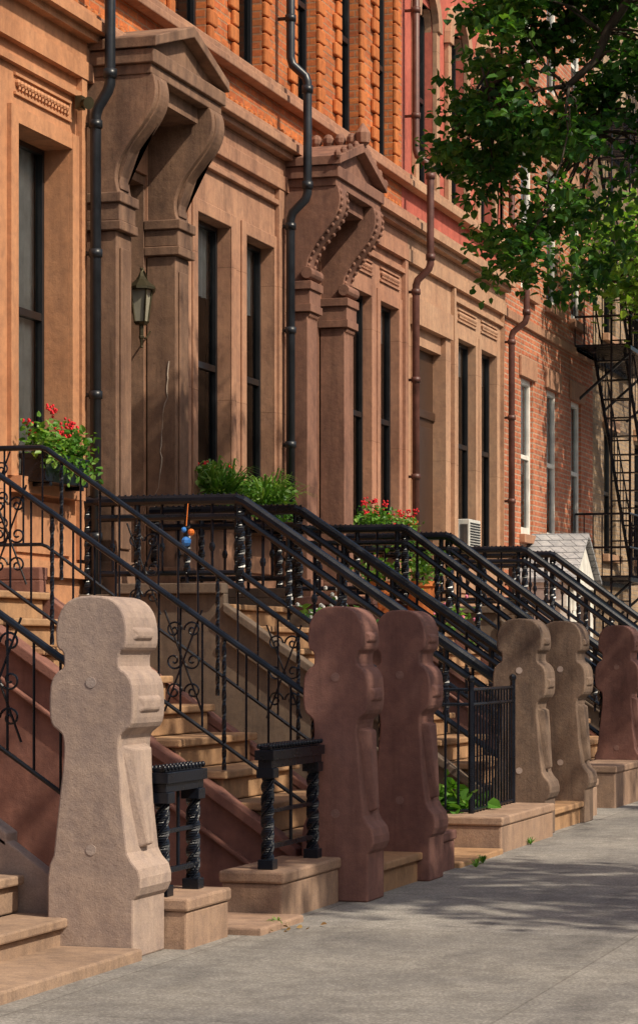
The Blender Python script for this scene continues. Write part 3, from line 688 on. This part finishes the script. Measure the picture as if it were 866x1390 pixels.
def fire_escape():
    g=G('iron'); x0,x1=F+.03,F+.85; ya,yb=36.9,41.4
    lv=[2.45,5.9,9.3]
    for z in lv:
        n=int((yb-ya)/.12)
        for i in range(n+1):
            y=ya+(yb-ya)*i/n; g.box(x0,x1,y-.02,y+.02,z,z+.03)
        for x in (x0,x1): g.box(x-.02,x+.02,ya,yb,z-.06,z+.0)
        for h in (.45,.95):
            g.tube([(x0,ya,z+h),(x1,ya,z+h),(x1,yb,z+h),(x0,yb,z+h)],.018,6)
        for i in range(n+1):
            y=ya+(yb-ya)*i/n; g.tube([(x1,y,z),(x1,y,z+.95)],.009,5)
        for i in range(7):
            x=x0+(x1-x0)*i/6; g.tube([(x,ya,z),(x,ya,z+.95)],.009,5); g.tube([(x,yb,z),(x,yb,z+.95)],.009,5)
        for y in (ya+.3,(ya+yb)/2,yb-.3): g.tube([(x0,y,z-.75),(x1,y,z-.04)],.022,6)
    for z0,z1 in zip(lv[:-1],lv[1:]):
        for k,x in enumerate((x0+.15,x0+.62)):
            g.tube([(x,yb-.5,z0),(x,ya+.7,z1)],.028,6); g.tube([(x,yb-.5,z0+.8),(x,ya+.7,z1+.8)],.014,6)
        n=13
        for i in range(n):
            t=(i+.5)/n; y=yb-.5+(ya+.7-yb+.5)*t; z=z0+(z1-z0)*t; g.box(x0+.15,x0+.62,y-.09,y+.09,z-.01,z+.01)
            for x in(x0+.15,x0+.62): g.tube([(x,y,z),(x,y,z+.8)],.008,4)
    for x in (x1-.3,x1-.02):
        g.tube([(x,ya+.15,2.0),(x,ya+.15,9.3)],.018,6)
    for i in range(24): g.tube([(x1-.3,ya+.15,2.1+i*.3),(x1-.02,ya+.15,2.1+i*.3)],.012,5)
    obj('fire_escape',g)
fire_escape()
g=G('blue'); g.ball((-6.7,17.97,2.18),.04,8); g.ball((-6.72,17.97,2.27),.022,8)
h=G('orange'); h.ball((-6.66,17.97,2.25),.028,8); h.tube([(-6.7,17.97,2.3),(-6.69,17.98,2.47)],.004,4)
group('hanging_wind_toy',[obj('body',g),obj('head',h)],(-6.7,17.97,2.2))
# ---------------------------------------------------------------- trees
def inside(p,poly):
    x,y=p; c=False; n=len(poly)
    for i in range(n):
        x1,y1=poly[i]; x2,y2=poly[(i+1)%n]
        if (y1>y)!=(y2>y) and x<(x2-x1)*(y-y1)/(y2-y1)+x1: c=not c
    return c
def limb(g,a,b,r0,r1,sag=.2,n=7):
    a=Vector(a);b=Vector(b);pts=[];rs=[]
    for i in range(n+1):
        t=i/n; p=a.lerp(b,t)+Vector((random.gauss(0,.03),random.gauss(0,.03),math.sin(t*math.pi)*sag)); pts.append(p); rs.append(r0+(r1-r0)*t)
    g.tube(pts,rs,7); return pts
def main_tree():
    poly=[(-4.35,6.5),(-4.8,6.1),(-4.92,5.7),(-4.95,5.1),(-4.72,4.65),(-4.5,4.3),(-4.2,4.2),(-3.95,4.5),(-3.4,4.62),(-2,4.8),(-.5,5.1),(1.8,5.4),(3,6.5),(2.5,8.6),(0,10),(-3,9),(-4.2,7.6)]
    b=G('bark'); tr=[(-.1,20.2,-.1),(-.12,20.2,1.5),(-.2,20.15,3.2),(-.35,20.0,4.8)]
    b.tube(tr,[.30,.22,.19,.17],12)
    main=[]
    main+=limb(b,(-.35,20,4.8),(-3.1,19.2,6.35),.13,.07,.35,9); main+=limb(b,(-3.1,19.2,6.35),(-4.5,18.9,5.7),.06,.02,.25,8)
    main+=limb(b,(-3.1,19.2,6.35),(-3.7,18.9,5.3),.05,.018,.1,7)
    main+=limb(b,(-3.3,19.2,7.0),(-4.1,19.0,6.0),.05,.02,.1,7)+limb(b,(-.35,20,4.8),(-3.3,19.3,7.6),.11,.05,.5,8)
    main+=limb(b,(-.35,20,4.8),(-.2,19.6,8.8),.14,.05,0,8)+limb(b,(-.35,20,4.8),(1.9,20.5,7.2),.12,.04,.3,8)+limb(b,(-.3,20,4.9),(-1,18,7.6),.1,.03,.3,8)
    main+=limb(b,(-3.0,18.5,6.7),(-3.85,18.4,5.55),.06,.025,.05,6)
    cs=[];far=[]
    while len(cs)<150:
        x=random.uniform(-5,-2.9); z=random.uniform(4.1,7.6)
        if inside((x,z),poly):
            y=19+random.gauss(0,.55)
            if (x+4.30)**2/.05+(z-4.95)**2/.06<1 or (x+4.72)**2/.03+(z-5.75)**2/.02<1 or (x+3.75)**2/.015+(z-5.0)**2/.02<1: continue
            cs.append((x*(y/19),y,z))
    while len(far)<90:
        x=random.uniform(-3.0,3); z=random.uniform(4.8,10)
        if inside((x,z),poly): far.append((x,19.6+random.gauss(0,1.6),z))
    for c in cs+far:
        v=Vector(c); q=min(main,key=lambda p:(p-v).length+(.3 if p.z<v.z-.8 else 0)); limb(b,q,v,.012,.004,.06,4)
    l=G('leaf'); leaves(l,cs,105,.23,.08,.55,.5); leaves(l,far,35,.6,.14,.7,.4)
    for _ in range(34):
        x=random.uniform(-4.95,-3.5); z=random.uniform(4.15,5.0) if x>-4.7 else random.uniform(4.7,5.9)
        p=Vector((x,18.9+random.gauss(0,.3),z)); leaves(l,[p,p+Vector((0,0,-.1))],14,.13,.075,.8,.9)
    group('street_tree',[obj('trunk_and_limbs',b,smooth=True),obj('crown',l,recalc=False)],(-.1,20.2,0))
main_tree()
def side_tree(x,y,cz,R,H,ncl,nl,mat='leaf',size=.16):
    b=G('bark'); b.tube([(x,y,-.15),(x+.03,y,1.5),(x,y+.05,3.2),(x,y,cz-.3*H)],[.24,.18,.15,.13],12)
    l=G(mat); cs=[]
    while len(cs)<ncl:
        v=Vector((random.uniform(-1,1),random.uniform(-1,1),random.uniform(-1,1)))
        if .25<v.length<1: cs.append((x+v.x*R,y+v.y*R,cz+v.z*H))
    for c in cs: limb(b,(x,y,cz-.35*H+random.uniform(-.3,.8)),c,.05,.01,.2,5)
    leaves(l,cs,nl,.6,size,.7,.4)
    group('street_tree',[obj('trunk_and_limbs',b,smooth=True),obj('crown',l,recalc=False)],(x,y,0))
side_tree(1.3,11.8,5.9,2.3,1.4,50,42,size=.2)  # out-of-view kerb tree, added for the leaf shade it throws on newels and stoops
side_tree(-5.25,36.2,7.0,2.0,1.15,90,80,'leafL',.14)
l=G('dry')
for _ in range(9):
    leaves(l,[(-3.70+random.gauss(0,.05),11.4+random.gauss(0,.12),.010)],1,.01,.03,.1,0)
obj('fallen_leaves',l,recalc=False)
l=G('leafP')
for (x,y) in [(-3.82,11.5),(-3.72,15.1),(-3.75,15.4),(-3.8,17.0)]: blades(l,(x,y,0),22,.08,.004)
obj('grass_tufts',l,recalc=False)
# ---------------------------------------------------------------- light / world / camera
el=math.radians(46); az=math.radians(-20)
s=Vector((math.cos(el)*math.cos(az),math.cos(el)*math.sin(az),math.sin(el)))
ld=bpy.data.lights.new('sun','SUN'); ld.energy=4.8; ld.angle=math.radians(.8); ld.color=(1,.88,.70)
lo=bpy.data.objects.new('sun',ld); lo.rotation_euler=s.to_track_quat('Z','Y').to_euler(); lo.location=(10,0,20); scn.collection.objects.link(lo)
w=bpy.data.worlds.new('World'); scn.world=w; w.use_nodes=True; nt=w.node_tree
sk=nt.nodes.new('ShaderNodeTexSky'); sk.sky_type='NISHITA'; sk.sun_disc=False; sk.sun_elevation=el; sk.sun_rotation=math.atan2(s.x,s.y)
sk.dust_density=4; sk.ozone_density=.4
bg=nt.nodes['Background']; bg.inputs[1].default_value=.12; nt.links.new(sk.outputs[0],bg.inputs[0])
cd=bpy.data.cameras.new('camera'); co=bpy.data.objects.new('camera',cd); scn.collection.objects.link(co); scn.camera=co
co.location=(0,0,1.33); co.rotation_euler=(math.radians(90),0,math.radians(17.42))
cd.sensor_fit='VERTICAL'; cd.sensor_height=36; cd.sensor_width=22.4; cd.lens=88.06; cd.shift_y=.1374; cd.clip_end=1000
scn.view_settings.view_transform='Standard'; scn.view_settings.look='None'; scn.view_settings.exposure=0
